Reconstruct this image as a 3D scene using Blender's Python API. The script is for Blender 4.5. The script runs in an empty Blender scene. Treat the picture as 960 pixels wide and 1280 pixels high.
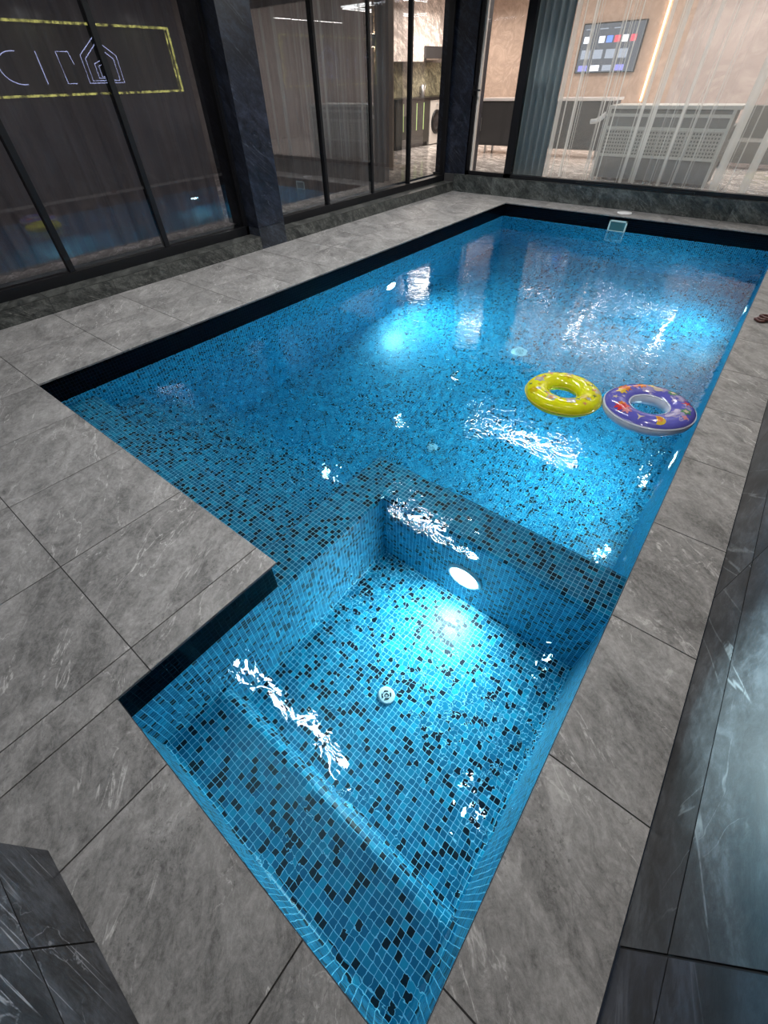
import bpy, bmesh, math, random
from mathutils import Vector, Matrix
random.seed(7)
sc = bpy.context.scene
COL = sc.collection
PI = math.pi

# ------------------------------------------------------------ node helpers
class NT:
    def __init__(s, name):
        s.m = bpy.data.materials.new(name); s.m.use_nodes = True
        s.t = s.m.node_tree; s.t.nodes.clear()
        s.out = s.t.nodes.new('ShaderNodeOutputMaterial')
    def n(s, kind, ins=None, **props):
        nd = s.t.nodes.new('ShaderNode' + kind)
        for k, v in props.items(): setattr(nd, k, v)
        for k, v in (ins or {}).items():
            i = nd.inputs[k]
            if isinstance(v, bpy.types.NodeSocket): s.t.links.new(v, i)
            else:
                if hasattr(i, 'default_value') and not isinstance(i.default_value, (float, int)) and isinstance(v, (tuple, list)):
                    if len(i.default_value) == 4 and len(v) == 3: v = (*v, 1)
                i.default_value = v
        return nd
    def math(s, op, a, b=0.0, c=None, clamp=False):
        ins = {0: a, 1: b}
        if c is not None: ins[2] = c
        return s.n('Math', ins, operation=op, use_clamp=clamp).outputs[0]
    def vmath(s, op, a, b=None, out=0, **kw):
        ins = {0: a}
        if b is not None: ins[1] = b
        ins.update(kw)
        return s.n('VectorMath', ins, operation=op).outputs[out]
    def mix(s, f, a, b, blend='MIX'):
        nd = s.t.nodes.new('ShaderNodeMix'); nd.data_type = 'RGBA'; nd.blend_type = blend
        for idx, v in ((0, f), (6, a), (7, b)):
            if isinstance(v, bpy.types.NodeSocket): s.t.links.new(v, nd.inputs[idx])
            else: nd.inputs[idx].default_value = (*v, 1) if isinstance(v, tuple) and len(v) == 3 else v
        return nd.outputs[2]
    def ramp(s, f, stops, interp='LINEAR'):
        nd = s.n('ValToRGB', {0: f}); cr = nd.color_ramp; cr.interpolation = interp
        while len(cr.elements) > 1: cr.elements.remove(cr.elements[-1])
        cr.elements[0].position = stops[0][0]; cr.elements[0].color = (*stops[0][1], 1)
        for p, c in stops[1:]:
            e = cr.elements.new(p); e.color = (*c, 1)
        return nd.outputs[0]
    def smooth(s, v, a, b, lo=0.0, hi=1.0):
        return s.n('MapRange', {0: v, 1: a, 2: b, 3: lo, 4: hi}, interpolation_type='SMOOTHSTEP').outputs[0]
    def noise(s, vec, scale, detail=4, rough=.55, dist=0.0, out=0):
        return s.n('TexNoise', {'Vector': vec, 'Scale': scale, 'Detail': detail, 'Roughness': rough, 'Distortion': dist}).outputs[out]
    def surf(s, sock): s.t.links.new(sock, s.out.inputs[0]); return s.m
    def bsdf(s, col, rough=.5, metal=0.0, normal=None, **kw):
        ins = {'Base Color': col, 'Roughness': rough, 'Metallic': metal}
        if normal is not None: ins['Normal'] = normal
        ins.update(kw)
        return s.n('BsdfPrincipled', ins).outputs[0]
    def bump(s, h, strength=.3, dist=.01):
        return s.n('Bump', {'Height': h, 'Strength': strength, 'Distance': dist}).outputs[0]
    def uv(s): return s.n('UVMap', uv_map='UVMap').outputs[0]
    def tid(s): return s.n('Attribute', attribute_name='tid').outputs['Color']

def plain(name, col, rough=.5, metal=0.0, bumpy=0.0, var=.06, **kw):
    t = NT(name)
    c = t.n('NewGeometry').outputs['Position']
    nz = t.noise(c, 9, 3)
    colr = t.mix(nz, tuple(x * (1 - var) for x in col), tuple(min(1, x * (1 + var)) for x in col))
    nrm = t.bump(t.noise(c, 220, 2), bumpy, .002) if bumpy else None
    return t.surf(t.bsdf(colr, rough, metal, nrm, **kw))

def emit(name, col, strength):
    t = NT(name)
    return t.surf(t.n('Emission', {'Color': col, 'Strength': strength}).outputs[0])

# grey slate-look porcelain
def stone_floor():
    t = NT('grey_slate_porcelain')
    uv, tid = t.uv(), t.tid()
    off = t.vmath('SCALE', tid, Scale=23.0)
    v = t.vmath('ADD', uv, off)
    # rotate grain diagonally, per tile flip
    ang = t.math('MULTIPLY', t.n('SeparateColor', {0: tid}).outputs[2], .5)
    rot = t.n('VectorRotate', {'Vector': v, 'Angle': t.math('ADD', ang, .55)}, rotation_type='Z_AXIS').outputs[0]
    st = t.vmath('MULTIPLY', rot, (1.0, 1.7, 1.0))
    big = t.noise(st, 2.2, 8, .68, 1.2)
    fine = t.noise(rot, 55, 8, .82, .3)
    mid = t.noise(st, 11.0, 8, .80, 1.4)
    cl = t.math('ADD', t.math('MULTIPLY', big, .38), t.math('ADD', t.math('MULTIPLY', mid, .34), t.math('MULTIPLY', fine, .28)))
    base = t.ramp(cl, [(.41, (.088, .088, .087)), (.47, (.165, .164, .162)), (.53, (.235, .233, .230)), (.61, (.34, .337, .332))])
    def crack(vec, sc_, w, seed):
        vn = t.noise(t.vmath('ADD', vec, (seed, seed * .7, 0)), sc_, 5, .55, .5)
        return t.math('SUBTRACT', 1.0, t.smooth(t.math('ABSOLUTE', t.math('SUBTRACT', vn, .5)), 0.0, w))
    long_ = t.vmath('MULTIPLY', rot, (.55, 2.6, 1))
    v1 = t.math('MULTIPLY', crack(long_, 2.0, .008, 3.0), t.smooth(t.noise(rot, 2.6, 3), .46, .56))
    v2 = t.math('MULTIPLY', crack(rot, 4.5, .011, 9.0), t.smooth(t.noise(rot, 3.1, 3), .53, .63))
    v3 = t.math('MULTIPLY', crack(t.vmath('MULTIPLY', rot, (1.2, 2.0, 1)), 5.0, .014, 17.0), t.smooth(t.noise(rot, 2.2, 3), .50, .60))
    brk = t.smooth(mid, .42, .55)
    col = t.mix(t.math('MULTIPLY', t.math('MULTIPLY', t.math('MAXIMUM', v1, t.math('MULTIPLY', v2, .7)), brk), .75), base, (.50, .498, .49))
    col = t.mix(t.math('MULTIPLY', t.math('MULTIPLY', v3, brk), .45), col, (.055, .055, .055))
    pit = t.math('MULTIPLY', t.smooth(t.noise(rot, 70, 3, .7), .54, .66), t.smooth(t.noise(st, 3.3, 3), .54, .66))
    col = t.mix(t.math('MULTIPLY', pit, .6), col, (.05, .05, .05))
    h = t.math('ADD', t.math('MULTIPLY', mid, .6), t.math('MULTIPLY', fine, .4))
    return t.surf(t.bsdf(col, t.smooth(fine, .3, .7, .42, .6), 0, t.bump(h, .5, .006), **{'Specular IOR Level': .35}))

def marble(name, dark, midc, vein_col, vs=1.0, amount=.6, rough=.25, green=0, dens=1.0):
    t = NT(name)
    uv, tid = t.uv(), t.tid()
    v = t.vmath('ADD', uv, t.vmath('SCALE', tid, Scale=17.0))
    rot = t.n('VectorRotate', {'Vector': v, 'Angle': .62}, rotation_type='Z_AXIS').outputs[0]
    st = t.vmath('MULTIPLY', rot, (1.0, 2.0, 1))
    big = t.noise(st, 1.7 * vs, 8, .68, 1.0)
    fine = t.noise(rot, 42, 8, .82)
    mid = t.noise(st, 8.0 * vs, 8, .78, 1.0)
    mm = t.math('ADD', t.math('MULTIPLY', big, .45), t.math('ADD', t.math('MULTIPLY', mid, .33), t.math('MULTIPLY', fine, .22)))
    base = t.ramp(mm, [(.43, dark), (.50, midc), (.58, tuple(x * 2.3 for x in midc))])
    def crack(vec, sc_, w, seed, dist=.25):
        vn = t.noise(t.vmath('ADD', vec, (seed, seed * .6, 0)), sc_, 4, .45, dist)
        return t.math('SUBTRACT', 1.0, t.smooth(t.math('ABSOLUTE', t.math('SUBTRACT', vn, .5)), 0.0, w))
    v1 = t.math('MULTIPLY', crack(t.vmath('MULTIPLY', rot, (.16, 2.6, 1)), 2.3 * vs * dens, .010, 2.0), t.smooth(t.noise(rot, 1.9, 3), .43, .52))
    v2 = t.math('MULTIPLY', crack(t.vmath('MULTIPLY', rot, (1.6, .8, 1)), 3.0 * vs, .010, 8.0, .8), t.smooth(t.noise(rot, 2.6, 3), .51, .59))
    vv = t.math('MULTIPLY', t.math('MULTIPLY', t.math('MAXIMUM', v1, t.math('MULTIPLY', v2, .6)), t.smooth(mid, .38, .52)), amount)
    col = t.mix(vv, base, vein_col)
    return t.surf(t.bsdf(col, rough, 0, t.bump(mid, .2, .003), **{'Specular IOR Level': .4}))

P = .0243
def mosaic(name, dark=False):
    t = NT(name)
    uv = t.uv()
    s = t.vmath('SCALE', uv, Scale=1 / P)
    cell = t.vmath('FLOOR', s)
    fr = t.vmath('FRACTION', s)
    wn = t.n('TexWhiteNoise', {'Vector': cell}, noise_dimensions='2D')
    r = wn.outputs[0]
    cl = t.math('ADD', t.math('MULTIPLY', r, .88), t.math('MULTIPLY', t.noise(cell, .35, 1), .12))
    if dark:  # mosaic above the water: shade painted into the tile and grout colours
        col = t.ramp(r, [(0, (.0003, .0005, .0012)), (.5, (.0004, .001, .003)), (.85, (.0006, .002, .006))])
        grout = (.0008, .002, .005)
    else:
        col = t.ramp(r, [(0, (.003, .008, .018)), (.20, (.003, .200, .335)), (.42, (.002, .155, .275)),
                         (.66, (.005, .260, .410)), (.90, (.012, .37, .54))], 'CONSTANT')
        grout = (.40, .80, .92)
    sep = t.n('SeparateXYZ', {0: fr})
    dx = t.math('ABSOLUTE', t.math('SUBTRACT', sep.outputs[0], .5))
    dy = t.math('ABSOLUTE', t.math('SUBTRACT', sep.outputs[1], .5))
    g = t.smooth(t.math('MAXIMUM', dx, dy), .448, .466)
    c = t.mix(g, col, grout)
    tile = t.math('SUBTRACT', 1.0, g)
    rough = t.math('ADD', .10 if dark else .34, t.math('MULTIPLY', g, .5))
    return t.surf(t.bsdf(c, rough, 0, t.bump(tile, .4, .002), **{'Specular IOR Level': .12 if dark else .35}))

def water_mat():
    t = NT('pool_water')
    pos = t.n('NewGeometry').outputs['Position']
    w1 = t.noise(pos, 3.2, 2, .5, .6)
    w2 = t.noise(t.vmath('MULTIPLY', pos, (1.0, 1.25, 1)), 11.5, 2, .5, 1.0)
    w3 = t.noise(pos, 26, 1, .5, .5)
    patch = t.smooth(t.noise(t.vmath('ADD', pos, (3.1, 7.7, 0)), 1.1, 2), .40, .62, .26, 1.0)
    h = t.math('ADD', t.math('MULTIPLY', w1, 1.1), t.math('MULTIPLY', patch, t.math('ADD', t.math('MULTIPLY', w2, .80), t.math('MULTIPLY', w3, .06))))
    nrm = t.bump(h, 1.0, .0036)
    fr = t.n('Fresnel', {'IOR': 1.33, 'Normal': nrm}).outputs[0]
    refr = t.n('BsdfRefraction', {'Color': (.96, .99, 1.0), 'Roughness': 0.0, 'IOR': 1.33, 'Normal': nrm}).outputs[0]
    gl = t.n('BsdfGlossy', {'Color': (1, 1, 1), 'Roughness': 0.0, 'Normal': nrm}).outputs[0]
    ms = t.n('MixShader', {0: fr, 1: refr, 2: gl}).outputs[0]
    t.t.links.new(t.n('VolumeAbsorption', {'Color': (.10, .78, .93), 'Density': .36}).outputs[0], t.out.inputs[1])
    return t.surf(ms)

def glass_mat(name, tint, boost, k=2.0):
    t = NT(name)
    fr = t.n('Fresnel', {'IOR': 1.45}).outputs[0]
    f = t.math('ADD', t.math('MULTIPLY', fr, k), boost, clamp=True)
    tr = t.n('BsdfTransparent', {'Color': tint}).outputs[0]
    gl = t.n('BsdfGlossy', {'Color': (.9, .93, .97), 'Roughness': .004}).outputs[0]
    return t.surf(t.n('MixShader', {0: f, 1: tr, 2: gl}).outputs[0])

def sheer_mat(name, col, base, stripe, scale, thr=.55):
    t = NT(name)
    uv = t.uv()
    x = t.n('SeparateXYZ', {0: uv}).outputs[0]
    n1 = t.n('TexNoise', {'W': x, 'Scale': scale, 'Detail': 3.0, 'Roughness': .7}, noise_dimensions='1D').outputs[0]
    n2 = t.n('TexNoise', {'W': x, 'Scale': scale * 3.7, 'Detail': 2.0}, noise_dimensions='1D').outputs[0]
    s = t.math('MAXIMUM', t.smooth(n1, thr, thr + .05), t.math('MULTIPLY', t.smooth(n2, thr + .10, thr + .15), .5))
    f = t.math('ADD', base, t.math('MULTIPLY', s, stripe), clamp=True)
    df = t.n('BsdfDiffuse', {'Color': col}).outputs[0]
    tl = t.n('BsdfTranslucent', {'Color': col}).outputs[0]
    cl = t.n('MixShader', {0: .45, 1: df, 2: tl}).outputs[0]
    tr = t.n('BsdfTransparent', {'Color': (1, 1, 1)}).outputs[0]
    return t.surf(t.n('MixShader', {0: f, 1: tr, 2: cl}).outputs[0])

def plaster(name, a, b, scale=5, rough=.6):
    t = NT(name)
    pos = t.n('NewGeometry').outputs['Position']
    n = t.noise(pos, scale, 6, .65, 1.6)
    col = t.ramp(n, [(.36, a), (.50, b), (.54, tuple(x * .9 for x in b)), (.66, a)])
    return t.surf(t.bsdf(col, rough))

M = {}
M['floor'] = stone_floor()
M['grout'] = plain('dark_grout', (.035, .035, .036), .9)
M['curb'] = marble('green_grey_marble', (0.0150, 0.0180, 0.0180), (0.0510, 0.0540, 0.0510), (0.3000, 0.3000, 0.2700), 2.6, .5, .3, dens=1.6)
M['curb_far'] = marble('far_curb_marble', (0.0150, 0.0195, 0.0203), (0.0480, 0.0540, 0.0525), (0.2700, 0.2775, 0.2550), 2.0, .45, .3, dens=1.3)
M['wall'] = marble('charcoal_veined_slab', (0.0180, 0.0210, 0.0240), (0.0450, 0.0510, 0.0570), (0.3150, 0.3450, 0.3600), .9, .6, .38)
M['wall_dark'] = marble('navy_black_slab', (0.0090, 0.0112, 0.0150), (0.0210, 0.0255, 0.0345), (0.1500, 0.1650, 0.1950), 1.2, .55, .35)
M['block'] = marble('black_white_veined_slab', (0.0090, 0.0105, 0.0135), (0.0360, 0.0405, 0.0480), (0.4500, 0.4650, 0.4950), 1.7, .9, .35, dens=1.1)
M['column'] = marble('midnight_marble', (0.0037, 0.0053, 0.0097), (0.0105, 0.0135, 0.0225), (0.1050, 0.1200, 0.1500), 2.2, .5, .3)
M['frame'] = plain('anthracite_frame', (.0045, .005, .007), .38, .2, var=.02)
M['mosaic'] = mosaic('blue_black_mosaic')
M['shaded_band'] = mosaic('shaded_waterline_mosaic', True)
M['water'] = water_mat()
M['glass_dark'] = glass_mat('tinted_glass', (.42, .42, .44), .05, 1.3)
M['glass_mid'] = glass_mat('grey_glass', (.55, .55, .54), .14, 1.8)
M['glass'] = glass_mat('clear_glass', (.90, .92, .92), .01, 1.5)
M['ceiling'] = plain('dark_ceiling_paint', (.06, .06, .063), .7)
M['white'] = plain('white_plastic', (.78, .79, .80), .35)
M['steel'] = plain('brushed_steel', (.6, .61, .62), .3, 1.0)
M['black'] = plain('black_metal', (.01, .01, .011), .35, .3)
M['strip'] = emit('strip_light_diffuser', (.93, .97, 1.0), 16)
M['down'] = emit('downlight_lens', (.95, .97, 1.0), 60)
M['pool_lamp'] = emit('pool_lamp_lens', (.86, .97, 1.0), 110)

# ------------------------------------------------------------ mesh builder
class MB:
    def __init__(s):
        s.bm = bmesh.new(); s.uv = s.bm.loops.layers.uv.new('UVMap'); s.tid = s.bm.loops.layers.color.new('tid')
    def face(s, pts, mi=0, uvs=None, tid=None, smooth=False):
        vs = [s.bm.verts.new(p) for p in pts]
        return s._f(vs, mi, uvs, tid, smooth)
    def _f(s, vs, mi=0, uvs=None, tid=None, smooth=False):
        try: f = s.bm.faces.new(vs)
        except ValueError: return None
        f.material_index = mi; f.smooth = smooth
        f.normal_update(); n = f.normal
        a = max(range(3), key=lambda i: abs(n[i]))
        for i, l in enumerate(f.loops):
            c = l.vert.co
            if uvs: l[s.uv].uv = uvs[i]
            else: l[s.uv].uv = (c.y, c.z) if a == 0 else ((c.x, c.z) if a == 1 else (c.x, c.y))
            l[s.tid] = tid or (.3, .4, .5, 1)
        return f
    def box(s, a, b, mi=0, tid=None, skip=''):
        x0, y0, z0 = a; x1, y1, z1 = b
        F = {'b': [(x0, y0, z0), (x0, y1, z0), (x1, y1, z0), (x1, y0, z0)], 't': [(x0, y0, z1), (x1, y0, z1), (x1, y1, z1), (x0, y1, z1)],
             'f': [(x0, y0, z0), (x1, y0, z0), (x1, y0, z1), (x0, y0, z1)], 'k': [(x0, y1, z0), (x0, y1, z1), (x1, y1, z1), (x1, y1, z0)],
             'l': [(x0, y0, z0), (x0, y0, z1), (x0, y1, z1), (x0, y1, z0)], 'r': [(x1, y0, z0), (x1, y1, z0), (x1, y1, z1), (x1, y0, z1)]}
        for k, p in F.items():
            if k not in skip: s.face(p, mi, None, tid)
        return s
    def lathe(s, prof, seg=24, mi=0, mtx=None, smooth=True, cap=True):
        mtx = mtx or Matrix()
        rings = []
        for r, z in prof:
            rings.append([s.bm.verts.new(mtx @ Vector((r * math.cos(2 * PI * k / seg), r * math.sin(2 * PI * k / seg), z))) for k in range(seg)])
        for a, b in zip(rings, rings[1:]):
            for k in range(seg): s._f([a[k], a[(k + 1) % seg], b[(k + 1) % seg], b[k]], mi, smooth=smooth)
        if cap:
            s._f(rings[0][::-1], mi); s._f(rings[-1], mi)
        return s
    def tube(s, pts, r, seg=8, mi=0, closed=False, smooth=True):
        pts = [Vector(p) for p in pts]; n = len(pts); rings = []
        for i, p in enumerate(pts):
            if closed: d = (pts[(i + 1) % n] - pts[i - 1]).normalized()
            else: d = (pts[min(i + 1, n - 1)] - pts[max(i - 1, 0)]).normalized()
            up = Vector((0, 0, 1)) if abs(d.z) < .95 else Vector((1, 0, 0))
            u = d.cross(up).normalized(); w = u.cross(d)
            rings.append([s.bm.verts.new(p + r * (math.cos(2 * PI * k / seg) * u + math.sin(2 * PI * k / seg) * w)) for k in range(seg)])
        m = n if closed else n - 1
        for i in range(m):
            a, b = rings[i], rings[(i + 1) % n]
            for k in range(seg): s._f([a[k], b[k], b[(k + 1) % seg], a[(k + 1) % seg]], mi, smooth=smooth)
        if not closed: s._f(rings[0], mi); s._f(rings[-1][::-1], mi)
        return s
    def obj(s, name, mats, parent=None, bevel=0.0, origin=None):
        me = bpy.data.meshes.new(name)
        if origin is not None:
            bmesh.ops.translate(s.bm, verts=s.bm.verts, vec=-Vector(origin))
        s.bm.to_mesh(me); s.bm.free()
        for m in (mats if isinstance(mats, (list, tuple)) else [mats]): me.materials.append(m)
        o = bpy.data.objects.new(name, me); COL.objects.link(o)
        if origin is not None: o.location = origin
        if parent:
            o.parent = parent
            if origin is None: o.location = -Vector(parent.location)
            else: o.location = Vector(origin) - Vector(parent.location)
        if bevel:
            md = o.modifiers.new('bevel', 'BEVEL'); md.width = bevel; md.segments = 2; md.limit_method = 'ANGLE'
        return o

def tag(o, label, cat, group=None, kind=None):
    o['label'] = label; o['category'] = cat
    if group: o['group'] = group
    if kind: o['kind'] = kind
    return o
def struct(o): o['kind'] = 'structure'; return o
def thing(name, loc, label, cat, group=None):
    o = bpy.data.objects.new(name, None); o.empty_display_size = .1; COL.objects.link(o); o.location = loc
    return tag(o, label, cat, group)
def sempty(name, loc):
    o = bpy.data.objects.new(name, None); o.empty_display_size = .1; COL.objects.link(o); o.location = loc
    return struct(o)
def rt(): return (random.random(), random.random(), random.random(), 1)

# ------------------------------------------------------------ key dimensions
xL, xP, xR, xW = -3.572, -1.045, .171, .463
yA, yQ, yB, yF = .538, -.183, 7.746, 8.19
xC = -4.87
ZW = -.187
G = .0022
FI = .22           # inside floor level
CZ = 2.62          # ceiling

# ------------------------------------------------------------ deck
mb = MB()
def tile(x0, y0, x1, y1, mi=0):
    t = rt()
    mb.box((x0 + G, y0 + G, -.012), (x1 - G, y1 - G, 0), mi, t, skip='b')
# rows as (y0,y1, list of x joints)
xs_deck = [xL - 1.9, xL - .6 - .63, xL - .63, xL, -2.97, -2.37, -1.78, -1.18, xP]
def row(y0, y1, xs):
    for a, b in zip(xs, xs[1:]): tile(a, y0, b, y1)
row(-.06, yA, [-4.87, -4.2, xL, -2.97, -2.37, -1.78, -1.18, xP])
row(-.66, -.06, [-4.87, -4.2, -3.58, -2.98, -2.38, -1.78, -1.18])
tile(-1.18, -.66, xP, -.06)          # notched strip beside the small pool
tile(xP + 0.0, -.66, -.734, yQ)
tile(-.734, -.66, -.136, yQ)
tile(-.136, -.66, xR, yQ)
for j in range(5):
    row(-.66 - .6 * (j + 1), -.66 - .6 * j, [-4.87, -4.2, -3.58, -2.98, -2.38, -1.78, -1.18, -.58])
yl = [yA, 1.17, 1.79, 2.40, 3.02, 3.64, 4.25, 4.87, 5.48, 6.10, 6.71, 7.33, 7.94, yF]
for a, b in zip(yl, yl[1:]):
    tile(xC, a, -4.21, b)
    tile(-4.21, a, xL, b)
yr = [-.636, -.036] + [-.036 + .6 * k for k in range(1, 14)] + [yF]
for a, b in zip(yr, yr[1:]): tile(xR, a, xW, b)
xf = [xL, -2.97, -2.37, -1.77, -1.17, -.57, .03, xR]
for a, b in zip(xf, xf[1:]): tile(a, yB, b, yF)
# bedding below the joints
for (x0, y0, x1, y1) in [(xC, -3.66, xL, yF), (xL, -3.66, xP, yA), (xP, -3.66, xW, yQ), (xR, yQ, xW, yF), (xL, yB, xR, yF)]:
    mb.face([(x0, y0, -.006), (x1, y0, -.006), (x1, y1, -.006), (x0, y1, -.006)], 1)
struct(mb.obj('floor', [M['floor'], M['grout']]))

# ------------------------------------------------------------ pool basin
EE = .022
wLx, wPx, wRx, wAy, wQy, wBy = xL - EE, xP - EE, xR + .027, yA - EE, yQ - .034, yB + EE
pool = thing('swimming_pool', (-1.7, 4.1, -1.76), 'large L-shaped sunken pool lined with blue and black mosaic tiles', 'pool')
def quad(mb_, p, mi=0): mb_.face(p, mi)
BZ = ZW + .003
ZF, ZS, ZB, ZL = -1.76, -.985, -.65, -.24
T0, T1, T2, T3 = -.30, -.60, -.93, -1.30
yT = [wAy, .84, 1.14, 1.44, 1.74]
LX0, LY1, LY0 = -1.32, 1.59, 1.31     # divider ledge outer left, outer far, inner far
def wallx(m, x, y0, y1, z0, z1, mi=0, flip=False):
    p = [(x, y0, z0), (x, y1, z0), (x, y1, z1), (x, y0, z1)]
    m.face(p[::-1] if flip else p, mi)
def wally(m, y, x0, x1, z0, z1, mi=0, flip=False):
    p = [(x0, y, z0), (x1, y, z0), (x1, y, z1), (x0, y, z1)]
    m.face(p[::-1] if flip else p, mi)
# unlit wall top above the water, its shade painted as near-black tile colour
m = MB()
wallx(m, wLx, wAy, wBy, BZ, 0); wally(m, wBy, wLx, wRx, BZ, 0, flip=False)
wallx(m, wRx, wQy, wBy, BZ, 0, flip=True); wally(m, wQy, wPx, wRx, BZ, 0, flip=True)
wallx(m, wPx, wQy, wAy, BZ, 0); wally(m, wAy, wLx, wPx, BZ, 0, flip=True)
m.obj('shaded_wall_top', M['shaded_band'], pool)
# main basin walls
m = MB(); wallx(m, wLx, wAy, wBy, ZF, BZ); wally(m, wBy, wLx, wRx, ZF, BZ)
wallx(m, wRx, LY1 - .1, wBy, ZF, BZ, flip=True); wally(m, wAy, wLx, LX0, ZF, BZ, flip=True)
m.obj('pool_wall', M['mosaic'], pool)
m = MB(); m.face([(wLx, wAy, ZF), (wRx, wAy, ZF), (wRx, wBy, ZF), (wLx, wBy, ZF)]); m.obj('pool_floor', M['mosaic'], pool)
# entry steps with rounded nosing
def nosed_step(name, x0, x1, y0, y1, ztop, zbot, r=.022):
    m = MB(); prof = [(y0, ztop)]
    u = [0.0]
    n = 5
    for k in range(n + 1):
        a = PI / 2 * k / n
        prof.append((y1 - r + r * math.sin(a), ztop - r + r * math.cos(a)))
    prof.append((y1, zbot))
    us = [prof[0][0]]
    for a, b in zip(prof, prof[1:]): us.append(us[-1] + math.hypot(b[0] - a[0], b[1] - a[1]))
    for i in range(len(prof) - 1):
        (ya, za), (yb, zb) = prof[i], prof[i + 1]
        m.face([(x0, ya, za), (x1, ya, za), (x1, yb, zb), (x0, yb, zb)], 0,
               [(x0, us[i]), (x1, us[i]), (x1, us[i + 1]), (x0, us[i + 1])], smooth=False)
    return m.obj(name, M['mosaic'], pool)
for (a, b, zt, zb) in [(yT[0], yT[1], T0, T1), (yT[1], yT[2], T1, T2), (yT[2], yT[3], T2, T3), (yT[3], yT[4], T3, ZF)]:
    nosed_step('entry_step', wLx, LX0, a, b, zt, zb)
# divider: L-shaped ledge with rounded inner edge
m = MB(); r = .03
def strip_profile(m, prof, fa, fb, a0=None):
    us = [0.0]
    for a, b in zip(prof, prof[1:]): us.append(us[-1] + math.hypot(b[0] - a[0], b[1] - a[1]))
    return us
# left arm (profile in x,z ; along y). mitred at far end
prof = [(LX0, ZF), (LX0, ZL)]
n = 5
inner = [(wPx - r + r * math.sin(PI / 2 * k / n), ZL - r + r * math.cos(PI / 2 * k / n)) for k in range(n + 1)]
prof = [(LX0, ZF), (LX0, ZL - .012), (LX0 + .012, ZL)] + inner + [(wPx, ZS)]
us = [0]
for a, b in zip(prof, prof[1:]): us.append(us[-1] + math.hypot(b[0] - a[0], b[1] - a[1]))
def yend(x):  # mitre: x from LX0..wPx maps to y LY1..LY0
    return LY1 + (x - LX0) / (wPx - LX0) * (LY0 - LY1)
for i in range(len(prof) - 1):
    (xa, za), (xb, zb) = prof[i], prof[i + 1]
    y0a = wAy if za > -2 else wAy
    ya1, yb1 = yend(xa), yend(xb)
    m.face([(xa, wQy, za), (xb, wQy, zb), (xb, yb1, zb), (xa, ya1, za)] if i >= 99 else [(xa, wAy, za), (xb, wAy, zb), (xb, yb1, zb), (xa, ya1, za)], 0,
           [(wAy, us[i]), (wAy, us[i + 1]), (yb1, us[i + 1]), (ya1, us[i])])
# far arm: profile in y mirrored
def xend(y): return LX0 + (LY1 - y) / (LY1 - LY0) * (wPx - LX0)
inner2 = [(LY0 + r - r * math.sin(PI / 2 * k / n), ZL - r + r * math.cos(PI / 2 * k / n)) for k in range(n + 1)]
prof2 = [(LY1, ZF), (LY1, ZL - .012), (LY1 - .012, ZL)] + inner2 + [(LY0, ZS)]
us2 = [0]
for a, b in zip(prof2, prof2[1:]): us2.append(us2[-1] + math.hypot(b[0] - a[0], b[1] - a[1]))
for i in range(len(prof2) - 1):
    (ya, za), (yb, zb) = prof2[i], prof2[i + 1]
    m.face([(xend(ya), ya, za), (xend(yb), yb, zb), (wRx, yb, zb), (wRx, ya, za)], 0,
           [(xend(ya), us2[i]), (xend(yb), us2[i + 1]), (wRx, us2[i + 1]), (wRx, us2[i])])
m.obj('divider_ledge', M['mosaic'], pool)
# small basin walls and floor with coved foot
m = MB()
def cove(m, kind, c, a0, a1, sgn, zt, zb, r=.018, n=3):
    # wall at coordinate c, going down to floor zb, cove opens toward sgn
    pr = [(c, zt)] + [(c + sgn * (r - r * math.cos(PI / 2 * k / n)), zb + r - r * math.sin(PI / 2 * k / n)) for k in range(n + 1)]
    u = [0]
    for p, q in zip(pr, pr[1:]): u.append(u[-1] + math.hypot(q[0] - p[0], q[1] - p[1]))
    for i in range(len(pr) - 1):
        (p, zp), (q, zq) = pr[i], pr[i + 1]
        if kind == 'x': m.face([(p, a0, zp), (p, a1, zp), (q, a1, zq), (q, a0, zq)], 0, [(a0, u[i]), (a1, u[i]), (a1, u[i + 1]), (a0, u[i + 1])])
        else: m.face([(a0, p, zp), (a1, p, zp), (a1, q, zq), (a0, q, zq)], 0, [(a0, u[i]), (a1, u[i]), (a1, u[i + 1]), (a0, u[i + 1])])
yN = .11      # bench nose
cove(m, 'x', wPx, wQy, yN, 1, BZ, ZB); cove(m, 'x', wRx, wQy, yN, -1, BZ, ZB); cove(m, 'y', wQy, wPx, wRx, 1, BZ, ZB)
cove(m, 'x', wPx, yN, wAy, 1, BZ, ZS); cove(m, 'x', wRx, yN, LY0, -1, BZ, ZS)
cove(m, 'x', wPx + .001, wAy, LY0, 1, ZS + .1, ZS)
wallx(m, wRx, LY0, LY1, ZF, BZ)
cove(m, 'y', LY0 - .001, wPx, wRx, -1, ZS + .1, ZS)
m.obj('basin_wall', M['mosaic'], pool)
m = MB(); m.face([(wPx, wQy, ZS), (wRx, wQy, ZS), (wRx, LY0, ZS), (wPx, LY0, ZS)]); m.obj('basin_floor', M['mosaic'], pool)
m = MB(); r = .06
pr = [(wQy, ZB), (yN - r, ZB)] + [(yN - r + r * math.sin(PI / 2 * k / 6), ZB - r + r * math.cos(PI / 2 * k / 6)) for k in range(1, 7)] + [(yN, ZS + .03), (yN + .03, ZS)]
u = [wQy]
for p, q in zip(pr, pr[1:]): u.append(u[-1] + math.hypot(q[0] - p[0], q[1] - p[1]))
for i in range(len(pr) - 1):
    (p, zp), (q, zq) = pr[i], pr[i + 1]
    m.face([(wPx, p, zp), (wRx, p, zp), (wRx, q, zq), (wPx, q, zq)], 0, [(wPx, u[i]), (wRx, u[i]), (wRx, u[i + 1]), (wPx, u[i + 1])])
m.obj('bench', M['mosaic'], pool)

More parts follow.
